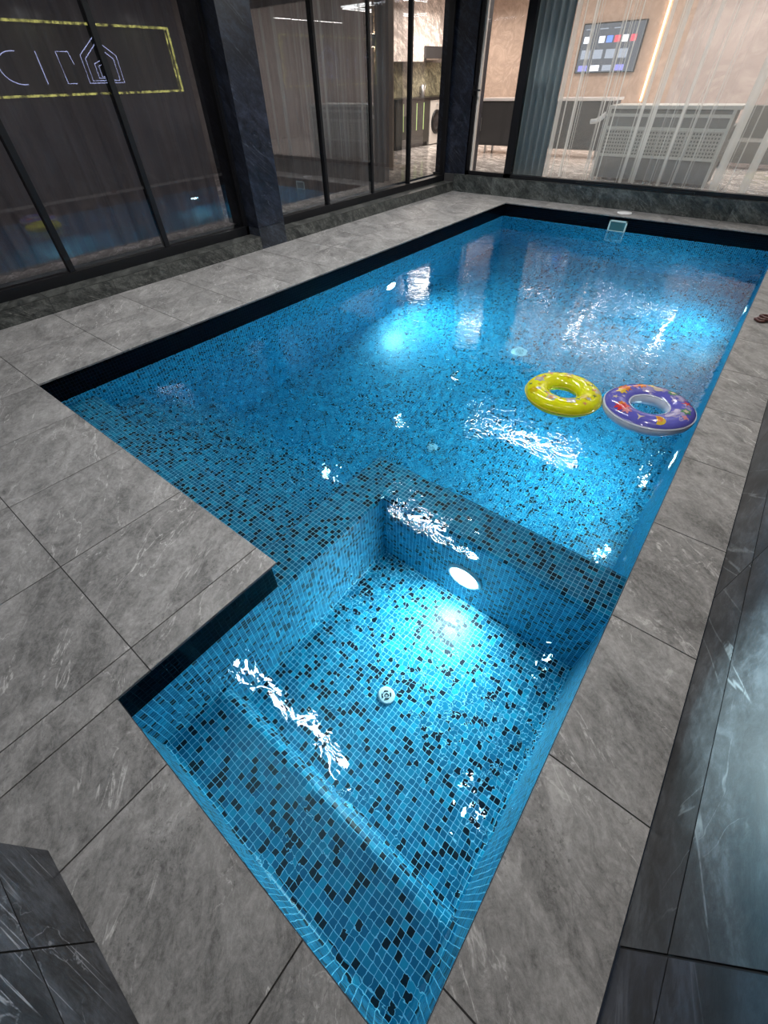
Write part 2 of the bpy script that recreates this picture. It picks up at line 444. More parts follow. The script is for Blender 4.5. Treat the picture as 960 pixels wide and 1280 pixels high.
# water: closed volume slightly larger than the basin, L-shaped
m = MB(); e = .01
out = [(wLx - e, wAy - e), (wPx - e, wAy - e), (wPx - e, wQy - e), (wRx + e, wQy - e), (wRx + e, wBy + e), (wLx - e, wBy + e)]
m.face([(x, y, ZW) for x, y in out], smooth=True); m.face([(x, y, -1.85) for x, y in out][::-1])
for i in range(6):
    a, b = out[i], out[(i + 1) % 6]
    m.face([(a[0], a[1], -1.85), (b[0], b[1], -1.85), (b[0], b[1], ZW), (a[0], a[1], ZW)])
w = m.obj('pool_water', M['water']); tag(w, 'clear rippled water filling the mosaic pool', 'water', kind='stuff')

# ------------------------------------------------------------ pool fittings
def pool_light(loc, ax, label):
    """ax: unit vector the lamp faces"""
    o = thing('pool_light', loc, label, 'light', 'underwater wall lights')
    q = Vector(ax).to_track_quat('Z', 'Y').to_matrix().to_4x4()
    T = Matrix.Translation(loc) @ q
    m = MB(); m.lathe([(.112, 0), (.112, .006), (.104, .013), (.086, .014), (.086, .004)], 32, 0, T, cap=False); m.obj('trim_ring', M['white'], o)
    m = MB(); m.lathe([(.0001, .010), (.05, .012), (.086, .006)], 32, 0, T, cap=False); m.obj('lens', M['pool_lamp'], o)
    return o
Ls = [((wLx, 4.66, -1.0), (1, 0, 0), 'round white underwater light glowing in the long left pool wall'),
      ((wRx, 3.14, -.85), (-1, 0, 0), 'underwater light at the right pool edge just beyond the patterned ring'),
      ((wRx, 6.30, -1.0), (-1, 0, 0), 'farthest underwater light in the right pool wall'),
      ((-.49, LY0, -.66), (0, -1, 0), 'bright oval underwater light in the divider facing the small basin')]
Ls[1] = (Ls[1][0], Ls[1][1], 'underwater light in the right pool wall nearest the two swim rings')
for a in Ls: pool_light(*a)

def drain(loc, label, rr=.045):
    o = thing('floor_drain', loc, label, 'drain', 'white drains set in the pool floor')
    T = Matrix.Translation(loc)
    m = MB(); m.lathe([(rr, 0), (rr, .006), (rr * .9, .010), (rr * .72, .011), (.0005, .011)], 32, 0, T, cap=False); m.obj('rim', M['white'], o)
    m = MB()
    for k in range(4):
        a = PI / 4 + k * PI / 2
        pts = [(loc[0] + rr * .45 * math.cos(a + t), loc[1] + rr * .45 * math.sin(a + t), loc[2] + .012) for t in [(-.5 + i / 6) * 1.1 for i in range(7)]]
        m.tube(pts, .0026, 6)
    m.tube([(loc[0] + .2 * rr * math.cos(k * PI / 4), loc[1] + .2 * rr * math.sin(k * PI / 4), loc[2] + .012) for k in range(8)], .002, 6, closed=True)
    m.obj('slots', M['black'], o)
    return o
drain((-.50, .60, ZS), 'small white round drain in the mosaic floor of the small basin')
drain((-1.66, 2.82, ZF), 'white drain in the deep pool floor just beyond the divider ledge', .05)
drain((-1.70, 4.74, ZF), 'farther white drain in the middle of the deep pool floor', .09)

# skimmer in far wall
o = thing('pool_skimmer', (-1.765, wBy, -.14), 'square white-framed skimmer opening at the waterline of the far wall', 'skimmer')
m = MB(); X0, X1, Z0, Z1 = -1.89, -1.64, -.20, -.055
for a, b in [((X0, wBy - .012, Z0), (X0 + .02, wBy, Z1)), ((X1 - .02, wBy - .012, Z0), (X1, wBy, Z1)), ((X0, wBy - .012, Z0), (X1, wBy, Z0 + .018)), ((X0, wBy - .012, Z1 - .018), (X1, wBy, Z1))]: m.box(a, b)
m.obj('frame', plain('pale_cyan_plastic', (.45, .62, .62), .4), o)
m = MB(); m.box((X0 + .02, wBy - .006, Z0 + .018), (X1 - .02, wBy - .001, Z1 - .018)); m.obj('flap', plain('dark_teal_flap', (.02, .10, .12), .4), o)
# skimmer lid on coping
o = thing('skimmer_lid', (-1.78, 7.99, 0), 'round white access lid on the far coping above the skimmer', 'lid')
m = MB(); T = Matrix.Translation((-1.78, 7.99, 0)); m.lathe([(.10, 0), (.10, .006), (.094, .009), (.0005, .009)], 36, 0, T, cap=False); m.obj('lid_plate', M['white'], o)
m = MB(); m.lathe([(.082, .0095), (.078, .011), (.074, .0095)], 36, 0, T, cap=False); m.obj('rim_groove', M['steel'], o)
# small dark cluster on right coping
o = thing('rubber_toy', (.285, 4.64, 0), 'small dark reddish-brown rubbery bundle lying on the right coping', 'toy')
mred = plain('dark_red_rubber', (.06, .018, .016), .45)
for i in range(3):
    m = MB(); a = i * 1.1
    pts = [(.285 + .035 * math.cos(t + a) * (1 + .3 * math.sin(3 * t)) + .012 * (i - 1), 4.64 + .03 * math.sin(t + a) + .02 * (i - 1), .012 + .010 * i) for t in [k * 2 * PI / 16 for k in range(16)]]
    m.tube(pts, .010, 8, closed=True); m.obj('loop', mred, o)

# ------------------------------------------------------------ swim rings
def torus_pt(R0, rt_, flat, u, v, lift=0.0):
    rr = rt_ + lift
    return Vector(((R0 + rr * math.cos(v)) * math.cos(u), (R0 + rr * math.cos(v)) * math.sin(u), rr * flat * math.sin(v)))
def ring_body(mbd, R0, rt_, flat, top, side, nu=72, nv=28):
    V = [[mbd.bm.verts.new(torus_pt(R0, rt_ * (1 + .012 * math.sin(9 * 2 * PI * i / nu)), flat, 2 * PI * i / nu, 2 * PI * j / nv)) for j in range(nv)] for i in range(nu)]
    for i in range(nu):
        for j in range(nv):
            v = 2 * PI * (j + .5) / nv
            mi = top if .13 * PI < v < .80 * PI else side
            mbd._f([V[i][j], V[(i + 1) % nu][j], V[(i + 1) % nu][(j + 1) % nv], V[i][(j + 1) % nv]], mi, smooth=True)
def decal(mbd, R0, rt_, flat, u0, v0, shape, mi, lift=.0015, scale=1.0, rot=0.0):
    """shape: list of (r,theta) outline in metres, star-shaped about its centre; wrapped on the tube"""
    cen = mbd.bm.verts.new(torus_pt(R0, rt_, flat, u0, v0, lift))
    loops = []
    for f in (.5, 1.0):
        L = []
        for (r, th) in shape:
            a, b = r * f * scale * math.cos(th + rot), r * f * scale * math.sin(th + rot)
            L.append(mbd.bm.verts.new(torus_pt(R0, rt_, flat, u0 + a / (R0 + rt_ * math.cos(v0)), v0 + b / rt_, lift)))
        loops.append(L)
    n = len(shape)
    for k in range(n):
        mbd._f([cen, loops[0][k], loops[0][(k + 1) % n]], mi, smooth=True)
        mbd._f([loops[0][k], loops[1][k], loops[1][(k + 1) % n], loops[0][(k + 1) % n]], mi, smooth=True)
def star(n, ri, ro, sub=1): return [((ro if k % 2 == 0 else ri), PI * k / n) for k in range(2 * n)]
def blob(r, k=5, a=.25, n=24): return [(r * (1 + a * math.sin(k * 2 * PI * i / n)), 2 * PI * i / n) for i in range(n)]
def fan(r): return [(r * (.35 if abs(t) > 2.0 else 1.0), t) for t in [(-PI + 2 * PI * i / 22) for i in range(22)]]
def vinyl(name, col, rough=.16, trans=0.0):
    t = NT(name)
    pos = t.n('NewGeometry').outputs['Position']
    n = t.noise(pos, 30, 3)
    c = t.mix(n, tuple(x * .82 for x in col), tuple(min(1, x * 1.1) for x in col))
    nrm = t.bump(t.noise(pos, 26, 2), .25, .01)
    return t.surf(t.bsdf(c, rough, 0, nrm, **{'Transmission Weight': trans, 'IOR': 1.25, 'Coat Weight': .6, 'Coat Roughness': .08}))
def seam(R0, rt_, flat, v, w=.004, n=72):
    pts = [torus_pt(R0, rt_ + .001, flat, 2 * PI * i / n, v) for i in range(n)]
    return pts

# yellow ring
yc = Vector((-.645, 2.86, -.15)); R0, RT, FL = .180, .083, .72
o = thing('swim_ring', yc, 'yellow inflatable swim ring with pale flower and leaf print, floating in the pool', 'swim ring', 'inflatable rings floating on the water')
my = vinyl('yellow_vinyl', (.62, .63, .006), .14, .12)
m = MB(); ring_body(m, R0, RT, FL, 0, 0)
cols = [my, vinyl('pale_print', (0.413, 0.385, 0.248)), vinyl('green_print', (0.028, 0.110, 0.028)), vinyl('orange_print', (0.468, 0.209, 0.066)), vinyl('lilac_print', (0.303, 0.286, 0.303)), vinyl('deep_yellow', (0.429, 0.341, 0.000))]
rnd = random.Random(3)
for k in range(9):
    u0 = 2 * PI * k / 9 + .1
    decal(m, R0, RT, FL, u0, PI * rnd.uniform(.30, .55), blob(.033, 5, .22), (1, 4, 5)[k % 3], .0012)
    decal(m, R0, RT, FL, u0, PI * .45, blob(.015, 6, .3), (3, 1, 4)[k % 3], .002)
    decal(m, R0, RT, FL, u0 + .33, PI * rnd.uniform(.25, .6), star(4, .006, .024), 2, .0012, rot=rnd.uniform(0, 3))
    decal(m, R0, RT, FL, u0 + .42, PI * rnd.uniform(.3, .65), star(5, .008, .019), (5, 3)[k % 2], .0014, rot=rnd.uniform(0, 3))
m.obj('ring_tube', cols, o, origin=None).location = (0, 0, 0)
m = MB(); m.tube(seam(R0, RT, FL, 0), .0028, 6, closed=True); m.tube(seam(R0, RT, FL, PI), .0028, 6, closed=True); m.obj('weld_seam', plain('dark_yellow_seam', (.62, .52, .01), .3), o).location = (0, 0, 0)
m = MB(); m.lathe([(.009, 0), (.008, .012), (.005, .013)], 12, 0, Matrix.Translation(torus_pt(R0, RT, FL, 2.2, .35 * PI)) @ Matrix.Rotation(.4, 4, 'X')); m.obj('valve', vinyl('clear_valve', (.7, .72, .6)), o).location = (0, 0, 0)
o.rotation_euler = (.0, .02, .3)

# purple ring
bc = Vector((-.115, 2.995, -.14)); R1, RT1, FL1 = .196, .088, .68
o = thing('swim_ring', bc, 'purple and white inflatable swim ring printed with starfish and shells, floating beside the right edge', 'swim ring', 'inflatable rings floating on the water')
mp = vinyl('violet_print_vinyl', (.085, .085, .38)); mw = vinyl('white_vinyl', (.52, .57, .68), .18, .1)
cols = [mp, mw, vinyl('orange_creature', (0.495, 0.143, 0.017)), vinyl('red_creature', (0.440, 0.028, 0.033)), vinyl('yellow_shell', (0.495, 0.341, 0.028)), vinyl('green_creature', (0.077, 0.209, 0.110)), vinyl('pale_shell', (0.440, 0.385, 0.303)), vinyl('lilac_foam', (0.231, 0.209, 0.396)), vinyl('pink_creature', (0.468, 0.193, 0.220))]
m = MB(); ring_body(m, R1, RT1, FL1, 0, 1)
for k in range(14):   # lilac foam areas
    decal(m, R1, RT1, FL1, rnd.uniform(-.9, 1.9), PI * rnd.uniform(.3, .65), blob(.036, 4, .3), 7, .0008)
def cr(ang, v, shp, mi, lift=.002, rot=0.0): decal(m, R1, RT1, FL1, math.radians(ang), PI * v, shp, mi, lift, 1.0, rot)
cr(150, .45, blob(.040, 7, .35), 2); cr(166, .5, blob(.030, 5, .3), 4, .0026); cr(150, .42, blob(.012, 4, .3), 3, .003)
cr(225, .45, blob(.045, 9, .32), 3); cr(238, .42, blob(.026, 6, .4), 8, .0028); cr(215, .5, blob(.018, 5, .4), 2, .003)
cr(262, .40, star(3, .008, .034), 6, .002, .5)
cr(290, .40, fan(.040), 4); cr(290, .43, fan(.024), 2, .0028)
cr(20, .42, star(5, .011, .042), 3, .0026, .3); cr(352, .45, blob(.030, 6, .3), 5, .002); cr(352, .45, blob(.014, 4, .2), 6, .003); cr(335, .36, blob(.018, 4, .3), 8)
cr(58, .46, blob(.030, 8, .3), 5); cr(58, .46, blob(.014, 4, .2), 6, .003); cr(85, .5, fan(.034), 6, .002, 1.2); cr(98, .42, blob(.020, 4, .3), 4)
cr(115, .45, blob(.030, 6, .35), 2, .002); cr(128, .5, blob(.018, 5, .35), 8, .0026); cr(40, .55, star(5, .006, .018), 0, .003)
cr(192, .42, star(5, .009, .026), 6, .002, .2); cr(185, .6, blob(.012, 3, .3), 7, .003)
m.obj('ring_tube', cols, o).location = (0, 0, 0)
m = MB(); m.tube(seam(R1, RT1, FL1, .10 * PI), .003, 6, closed=True); m.tube(seam(R1, RT1, FL1, .82 * PI), .003, 6, closed=True); m.obj('weld_seam', mw, o).location = (0, 0, 0)
m = MB(); m.lathe([(.009, 0), (.008, .012), (.005, .013)], 12, 0, Matrix.Translation(torus_pt(R1, RT1, FL1, 2.9, -.05 * PI)) @ Matrix.Rotation(1.2, 4, 'Y')); m.obj('valve', mw, o).location = (0, 0, 0)
o.rotation_euler = (0, -.02, .1)

# ------------------------------------------------------------ curbs, walls, columns
def panel_x(m, x, y0, y1, z0, z1, mi=0, s=1):      # tile facing -x (s=-1) or +x
    t = rt(); p = [(x, y0 + G, z0 + G), (x, y1 - G, z0 + G), (x, y1 - G, z1 - G), (x, y0 + G, z1 - G)]
    m.face(p if s > 0 else p[::-1], mi, None, t)
def panel_y(m, y, x0, x1, z0, z1, mi=0):
    t = rt(); m.face([(x0 + G, y, z0 + G), (x1 - G, y, z0 + G), (x1 - G, y, z1 - G), (x0 + G, y, z1 - G)], mi, None, t)
def panel_z(m, z, x0, x1, y0, y1, mi=0):
    t = rt(); m.face([(x0 + G, y0 + G, z), (x1 - G, y0 + G, z), (x1 - G, y1 - G, z), (x0 + G, y1 - G, z)], mi, None, t)
# left curb
CH = .135
m = MB()
yy = [-3.6 + .6 * k for k in range(20)] + [yF]
for a, b in zip(yy, yy[1:]):
    panel_x(m, xC, a, b, 0, CH, 0); panel_z(m, CH, -5.30, xC, a, b, 0)
m.box((-5.30, -3.6, 0), (xC - .003, yF, CH - .003), 1, skip='b')
struct(m.obj('trim_1', [M['curb'], M['grout']]))
# far curb
FH = .245
m = MB(); xx = [xC, -4.1, -2.9, -1.7, -.5, xW]
for a, b in zip(xx, xx[1:]):
    panel_y(m, yF, a, b, 0, FH, 0); panel_z(m, FH, a, b, yF, 8.36, 0)
m.box((xC - .45, yF + .003, 0), (xW, 8.36, FH - .003), 1, skip='b')
struct(m.obj('trim_2', [M['curb_far'], M['grout']]))
# right wall
m = MB()
for a, b in [(.28, 1.48), (1.48, 2.68), (2.68, 3.88), (3.88, 5.08), (5.08, 6.28), (6.28, 7.48), (7.48, yF)]:
    panel_x(m, xW, a, b, 0, .245, 0, -1)
    panel_x(m, xW, a, b, .245, 1.445, 0, -1); panel_x(m, xW, a, b, 1.445, CZ, 0, -1)
for a, b in [(-.5, .28)]:
    panel_x(m, xW + .002, a, b, 0, .245, 2, -1); panel_x(m, xW + .002, a, b, .245, 1.445, 2, -1); panel_x(m, xW + .002, a, b, 1.445, CZ, 2, -1)
m.box((xW + .004, -.5, 0), (xW + .12, yF + .2, CZ), 1)
struct(m.obj('wall_right', [M['wall'], M['grout'], M['wall_dark']]))
# near wall (block beside the photographer)
m = MB(); yb = -.502
for a, b in [(-.807, -.53), (-.53, xW - .0)]:
    panel_y(m, yb + .001, a, b, 0, .255, 0)
    m.bm.faces.ensure_lookup_table()
    panel_y(m, yb + .001, a, b, .255, 1.45, 0); panel_y(m, yb + .001, a, b, 1.45, CZ, 0)
bmesh.ops.reverse_faces(m.bm, faces=m.bm.faces)
for z0, z1 in [(0, .255), (.255, 1.45), (1.45, CZ)]: panel_x(m, -.808, -1.2, yb, z0, z1, 0, -1)
m.box((-.805, -1.3, 0), (xW + .12, yb - .002, CZ), 1)
struct(m.obj('wall_near', [M['block'], M['grout']]))
# side column between the sliding doors
c = thing('marble_column', (-5.1, 3.9, 0), 'dark navy marble column between the two sliding glass walls', 'column')
m = MB(); m.box((-5.45, 3.69, .225), (xC + .002, 4.10, CZ), 0, rt()); m.obj('column_shaft', M['column'], c)
m = MB(); m.box((-5.45, 3.69, 0), (xC + .002, 4.10, .221), 0, rt()); m.obj('column_base', M['wall_dark'], c)
c = thing('marble_column', (-4.9, 8.4, 0), 'black marble corner column where the two glass walls meet', 'column')
m = MB(); m.box((-5.30, 8.24, .15), (-4.66, 8.6, CZ), 0, rt()); m.obj('column_shaft', M['column'], c)
# ceiling + closing walls
m = MB(); m.box((-5.3, -3.7, CZ), (xW + .12, 8.3, CZ + .1)); struct(m.obj('ceiling', M['ceiling']))
m = MB(); m.box((-5.5, -3.8, 0), (-.80, -3.66, CZ)); struct(m.obj('wall_back', plain('back_wall_paint', (.09, .09, .095), .6)))

# ------------------------------------------------------------ sliding glass walls (left)
GX = -5.12
def glazed_x(name, ys, z0, z1, gm, rail=.085, mw=.032, stag=.035):
    w = sempty(name, (GX, ys[0], z0))
    m = MB()
    m.box((GX - .06, ys[0], z0), (GX + .05, ys[-1], z0 + rail)); m.box((GX - .06, ys[0], z1 - .08), (GX + .05, ys[-1], z1))
    m.box((GX - .05, ys[0], z0), (GX + .05, ys[0] + mw, z1)); m.box((GX - .05, ys[-1] - mw, z0), (GX + .05, ys[-1], z1))
    m.obj('window_frame', M['frame'], w)
    for i in range(len(ys) - 1):
        gx = GX + (stag if i % 2 else -0.0) * .5
        a, b = ys[i], ys[i + 1]
        if i > 0:
            mm = MB(); mm.box((GX - .035, a - mw, z0 + .02), (GX + .035, a + mw * .6, z1)); mm.obj('mullion', M['frame'], w)
        mm = MB(); mm.face([(gx, a + .01, z0 + rail), (gx, b - .01, z0 + rail), (gx, b - .01, z1 - .08), (gx, a + .01, z1 - .08)])
        mm.obj('glass_pane', gm[i] if isinstance(gm, list) else gm, w)
    return w
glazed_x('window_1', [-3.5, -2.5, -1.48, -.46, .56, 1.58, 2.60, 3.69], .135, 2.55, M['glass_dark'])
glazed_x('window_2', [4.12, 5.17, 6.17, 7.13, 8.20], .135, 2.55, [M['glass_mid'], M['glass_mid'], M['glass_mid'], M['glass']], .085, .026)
# far glazing: narrow door + big window
GY = 8.28
w = sempty('door_1', (-4.3, GY, FH)); z0, z1 = FH, 2.55
m = MB()
m.box((-4.68, GY - .04, z0), (-4.60, GY + .04, z1)); m.box((-3.93, GY - .04, z0), (-3.80, GY + .04, z1)); m.box((-4.68, GY - .04, z0), (-3.8, GY + .04, z0 + .055)); m.box((-4.68, GY - .04, z1 - .08), (-3.8, GY + .04, z1))
m.obj('door_frame', M['frame'], w)
m = MB(); m.box((-4.60, GY - .005, z0 + .055), (-4.57, GY + .04, z1 - .08)); m.obj('door_edge', plain('pale_seal', (.6, .55, .5), .5), w)
m = MB(); m.face([(-4.57, GY, z0 + .055), (-3.93, GY, z0 + .055), (-3.93, GY, z1 - .08), (-4.57, GY, z1 - .08)]); m.obj('glass_pane', M['glass'], w)
m = MB(); m.box((-4.66, GY - .07, 1.24), (-4.635, GY - .04, 1.36)); m.box((-4.66, GY - .085, 1.295), (-4.52, GY - .068, 1.315)); m.obj('door_handle', M['black'], w, .003)
w = sempty('window_3', (-1.6, GY, FH))
m = MB(); m.box((-3.80, GY - .05, FH), (xW, GY + .05, FH + .05)); m.box((-3.80, GY - .04, 2.47), (xW, GY + .04, 2.55)); m.box((xW - .05, GY - .04, FH), (xW, GY + .04, 2.55))
m.obj('window_frame', M['frame'], w)
m = MB(); m.face([(-3.80, GY, FH + .05), (xW - .05, GY, FH + .05), (xW - .05, GY, 2.47), (-3.80, GY, 2.47)]); m.obj('glass_pane', M['glass'], w)
m = MB(); m.box((-2.68, GY - .075, FH + .002), (-1.02, GY - .045, FH + .03)); m.obj('floor_track', M['black'], w)
m = MB(); m.box((-5.3, yF + .02, 2.55), (xW, 8.36, 3.2)); struct(m.obj('trim_3', M['frame']))
m = MB(); m.box((-5.3, -3.6, 2.551), (-5.0, yF + .02, 3.2)); struct(m.obj('trim_4', M['frame']))

# ------------------------------------------------------------ interior behind the glass
IX0, IX1, IY1 = -9.2, 3.0, 13.8
t_ = marble('pale_marble_floor', (.42, .38, .36), (.60, .56, .53), (.16, .13, .12), 1.2, .55, .12)
m = MB()
for i in range(11):
    for j in range(11):
        x0 = -9.2 + 1.2 * i; y0 = .6 + 1.2 * j
        x1, y1 = min(x0 + 1.2, 3.0), min(y0 + 1.2, 13.8)
        if x0 < -5.31: panel_z(m, FI, x0, min(x1, -5.30), y0, y1)
        if y1 > 8.6 and x1 > -5.30: panel_z(m, FI, max(x0, -5.30), x1, max(y0, 8.36), y1)
m.face([(-9.2, -3.6, FI - .004), (-5.30, -3.6, FI - .004), (-5.30, 13.8, FI - .004), (-9.2, 13.8, FI - .004)], 0)
struct(m.obj('floor', t_))
mb_ceil = plain('interior_ceiling_paint', (.62, .58, .54), .7)
m = MB(); m.box((-9.3, -3.7, 3.2), (-5.3, 13.9, 3.3)); m.box((-5.3, 8.36, 3.2), (3.1, 13.9, 3.3)); struct(m.obj('ceiling', mb_ceil))
beige = plaster('beige_decorative_plaster', (.64, .48, .39), (.53, .39, .31), 3.2)
ltm = plaster('pale_rose_marble_wall', (.62, .54, .51), (.50, .42, .40), 1.1, .4)
m = MB(); m.box((-9.3, 13.8, FI), (-5.55, 13.9, 3.2), 0); m.box((-5.55, 13.8, FI), (-3.0, 13.9, 3.2), 0); m.box((-3.0, 13.79, FI), (3.0, 13.9, 3.2), 1); struct(m.obj('wall_far', [beige, ltm]))
m = MB(); m.box((3.0, 8.4, FI), (3.1, 13.9, 3.2)); struct(m.obj('wall_right', ltm))
grey_in = plain('interior_grey_paint', (.22, .21, .21), .6)
m = MB(); m.box((-9.3, -3.7, FI), (-9.2, 8.2, 3.2)); m.box((-9.3, 8.2, FI), (-8.765, 13.8, 3.2)); struct(m.obj('wall_left', plaster('kitchen_side_wall', (.5, .45, .42), (.42, .37, .34), 2)))
m = MB(); m.box((-9.2, 8.16, FI), (-6.45, 8.26, 3.2)); struct(m.obj('wall_divider', plain('warm_grey_wall', (.30, .26, .23), .6)))
m = MB(); m.box((-9.2, -3.7, FI), (-5.3, -3.6, 3.2)); struct(m.obj('wall_back', grey_in))

# curtains
def curtain(name, p0, p1, z0, z1, amp, wl, mat, label, grp=None, nz=2, seed=1, hem=0.0):
    rn = random.Random(seed)
    p0, p1 = Vector(p0), Vector(p1); L = (p1 - p0).length; d = (p1 - p0) / L; nrm = Vector((-d.y, d.x))
    m = MB(); N = max(40, int(L / wl * 12)); ph = 0; pts = []
    for i in range(N + 1):
        s = L * i / N
        ph += (L / N) / wl * 2 * PI * (1 + .35 * math.sin(s * 5.1) + .2 * math.sin(s * 13.7))
        a = amp * (.75 + .25 * math.sin(s * 3.3)) * math.sin(ph)
        q = p0 + d * s + nrm * a
        pts.append((q, s, hem * math.sin(ph * .5 + 1)))
    vs = [[m.bm.verts.new((q.x, q.y, z0 + h + (z1 - z0 - h) * k / nz)) for (q, s, h) in pts] for k in range(nz + 1)]
    for k in range(nz):
        for i in range(N):
            m._f([vs[k][i], vs[k][i + 1], vs[k + 1][i + 1], vs[k + 1][i]], 0, [(pts[i][1], z0), (pts[i + 1][1], z0), (pts[i + 1][1], z1), (pts[i][1], z1)], smooth=True)
    o = m.obj(name, mat, origin=(p0.x, p0.y, z0)); return tag(o, label, 'curtain', grp)
grey_cur = plain('slate_blue_curtain', (.30, .36, .38), .85)
curtain('drape', (-3.95, 8.52), (-3.33, 8.50), FI + .03, 2.5, .05, .14, grey_cur, 'thick blue-grey drape gathered beside the narrow glass door')
sh = sheer_mat('striped_sheer', (.80, .82, .80), .20, .58, 5.5)
curtain('sheer_curtain', (-3.32, 8.42), (.40, 8.42), FI + .06, 2.5, .022, .17, sh, 'white striped see-through curtain across the wide far window', hem=.012)
sh2 = sheer_mat('grey_sheer', (.40, .38, .39), .80, .18, 6.0, .5)
curtain('sheer_curtain', (-5.42, -1.6), (-5.42, 3.6), FI + .03, 2.5, .035, .19, sh2, 'dim grey net curtain behind the nearest left glass wall')
curtain('sheer_curtain', (-5.42, 4.2), (-5.42, 7.0), FI + .03, 2.5, .03, .17, sh2, 'dim grey net curtain behind the glass wall beyond the column', seed=3)

# TV on far wall
o = thing('television', (-4.48, 13.76, 1.45), 'wall-mounted television showing a grid of coloured tiles on the beige wall', 'television')
m = MB(); m.box((-5.15, 13.74, 1.455), (-3.83, 13.78, 2.22)); m.obj('tv_body', M['black'], o, .004)
scr = emit('screen_dark', (.18, .20, .24), .9)
mts = [scr, emit('tile_white', (.85, .88, 1), 2.4), emit('tile_blue', (.12, .22, .9), 2.4), emit('tile_red', (.8, .1, .14), 1.8), emit('tile_grey', (.45, .5, .6), 1.2), emit('tile_violet', (.3, .3, .8), 1.6)]
m = MB(); m.face([(-5.13, 13.738, 1.47), (-3.85, 13.738, 1.47), (-3.85, 13.738, 2.20), (-5.13, 13.738, 2.20)], 0)
def sc_t(x0, z0, x1, z1, mi): m.face([(x0, 13.735, z0), (x1, 13.735, z0), (x1, 13.735, z1), (x0, 13.735, z1)], mi)
for i, c in enumerate([1, 0, 1, 2, 3, 1, 3]):
    if c: sc_t(-5.08 + i * .165, 1.92, -4.96 + i * .165, 2.02, c)
for i, c in enumerate([4, 4, 4, 4]): sc_t(-5.08 + i * .27, 1.68, -4.88 + i * .27, 1.82, c)
for i, c in enumerate([5, 1, 4, 5]): sc_t(-5.08 + i * .27, 1.49, -4.88 + i * .27, 1.58, c)
for i in range(3): sc_t(-5.08 + i * .3, 2.12, -4.90 + i * .3, 2.135, 4)
m.obj('screen', mts, o)
m = MB(); m.box((-3.53, 13.77, 1.0), (-3.505, 13.80, 3.2)); lw = m.obj('led_strip_light', emit('warm_led', (1.0, .62, .32), 9)); tag(lw, 'thin vertical warm LED line beside the television', 'light')

# long dark console island with marble top
o = thing('console_cabinet', (-5.0, 11.4, FI), 'long dark console with white marble top in the room behind the door', 'cabinet')
darkw = plain('anthracite_lacquer', (.045, .046, .05), .3)
m = MB(); m.box((-6.15, 11.25, FI + .14), (-3.35, 11.75, 1.08)); m.obj('carcass', darkw, o, .006)
m = MB(); m.box((-6.18, 11.22, 1.085), (-3.32, 11.78, 1.125)); m.obj('marble_top', plain('white_marble_top', (.78, .75, .74), .2), o, .004)
for (x, y) in [(-5.95, 11.32), (-3.55, 11.32), (-5.95, 11.68), (-3.55, 11.68), (-4.75, 11.32)]:
    m = MB(); m.box((x - .02, y - .02, FI), (x + .02, y + .02, FI + .14)); m.obj('leg', M['steel'], o)
for i in range(3):
    x0 = -6.13 + i * .925
    m = MB(); m.box((x0, 11.235, FI + .17), (x0 + .91, 11.25, 1.06)); d = m.obj('door', darkw, o, .003)
    m = MB(); m.box((x0 + .04, 11.22, .60), (x0 + .055, 11.235, .82)); h = m.obj('handle', M['steel'], o); 

# grey slatted sideboard with perforated panel behind the sheer curtain
o = thing('perforated_sideboard', (-1.85, 9.2, FI), 'grey and white framed bench cabinet with perforated panel behind the far curtain', 'cabinet')
wg = plain('light_grey_frame', (.55, .56, .54), .5); dg = plain('mid_grey_panel', (.20, .20, .20), .6)
def perf():
    t = NT('perforated_panel'); s = t.vmath('FRACTION', t.vmath('SCALE', t.uv(), Scale=24.0)); q = t.vmath('SUBTRACT', s, (.5, .5, 0)); sp = t.n('SeparateXYZ', {0: q})
    dd = t.math('MAXIMUM', t.math('ABSOLUTE', sp.outputs[0]), t.math('ABSOLUTE', sp.outputs[1]))
    return t.surf(t.bsdf(t.mix(t.smooth(dd, .24, .28), (.10, .10, .10), (.42, .42, .39)), .6))
m = MB(); m.box((-2.68, 9.05, FI + .03), (-1.05, 9.55, 1.06)); m.obj('carcass', dg, o)
m = MB(); m.box((-2.72, 9.0, 1.07), (-.98, 9.62, 1.11)); m.obj('top_board', wg, o, .004)
for z in (.52, .84, .985):
    m = MB(); m.box((-2.70, 9.02, z), (-1.03, 9.05, z + .035)); m.obj('rail', wg, o)
m = MB(); m.box((-2.66, 9.035, .555), (-1.07, 9.05, .84)); m.obj('perforated_panel', perf(), o)
for x in (-2.72, -1.07):
    m = MB(); m.box((x, 9.01, FI), (x + .04, 9.06, 1.07)); m.obj('upright', wg, o)
# white cloth on its corner
m = MB()
m.tube([(-2.74, 9.02, 1.02), (-2.78, 8.99, .97), (-2.86, 8.97, .93), (-2.93, 8.97, .925)], .03, 8)
tag(m.obj('folded_cloth', plain('white_cloth', (.8, .8, .8), .9)), 'small white cloth hanging off the left end of the grey bench cabinet', 'cloth')
# grey sofa deeper in
o = thing('sofa', (-.4, 11.6, FI), 'low grey sofa at the far right behind the sheer curtain', 'sofa')
sg = plain('grey_upholstery', (.16, .165, .16), .9)
m = MB(); m.box((-1.25, 11.2, FI + .08), (.9, 12.1, .58)); m.obj('seat', sg, o, .04)
m = MB(); m.box((-1.25, 11.95, .5), (.9, 12.2, 1.0)); m.obj('backrest', sg, o, .05)
for x in (-1.42, .9):
    m = MB(); m.box((x, 11.2, FI + .08), (x + .17, 12.15, .76)); m.obj('armrest', sg, o, .04)
for x in (-1.3, .95):
    for y in (11.3, 12.05):
        m = MB(); m.lathe([(.02, FI), (.025, FI + .09)], 12, 0, Matrix.Translation((x, y, 0))); m.obj('leg', M['black'], o)

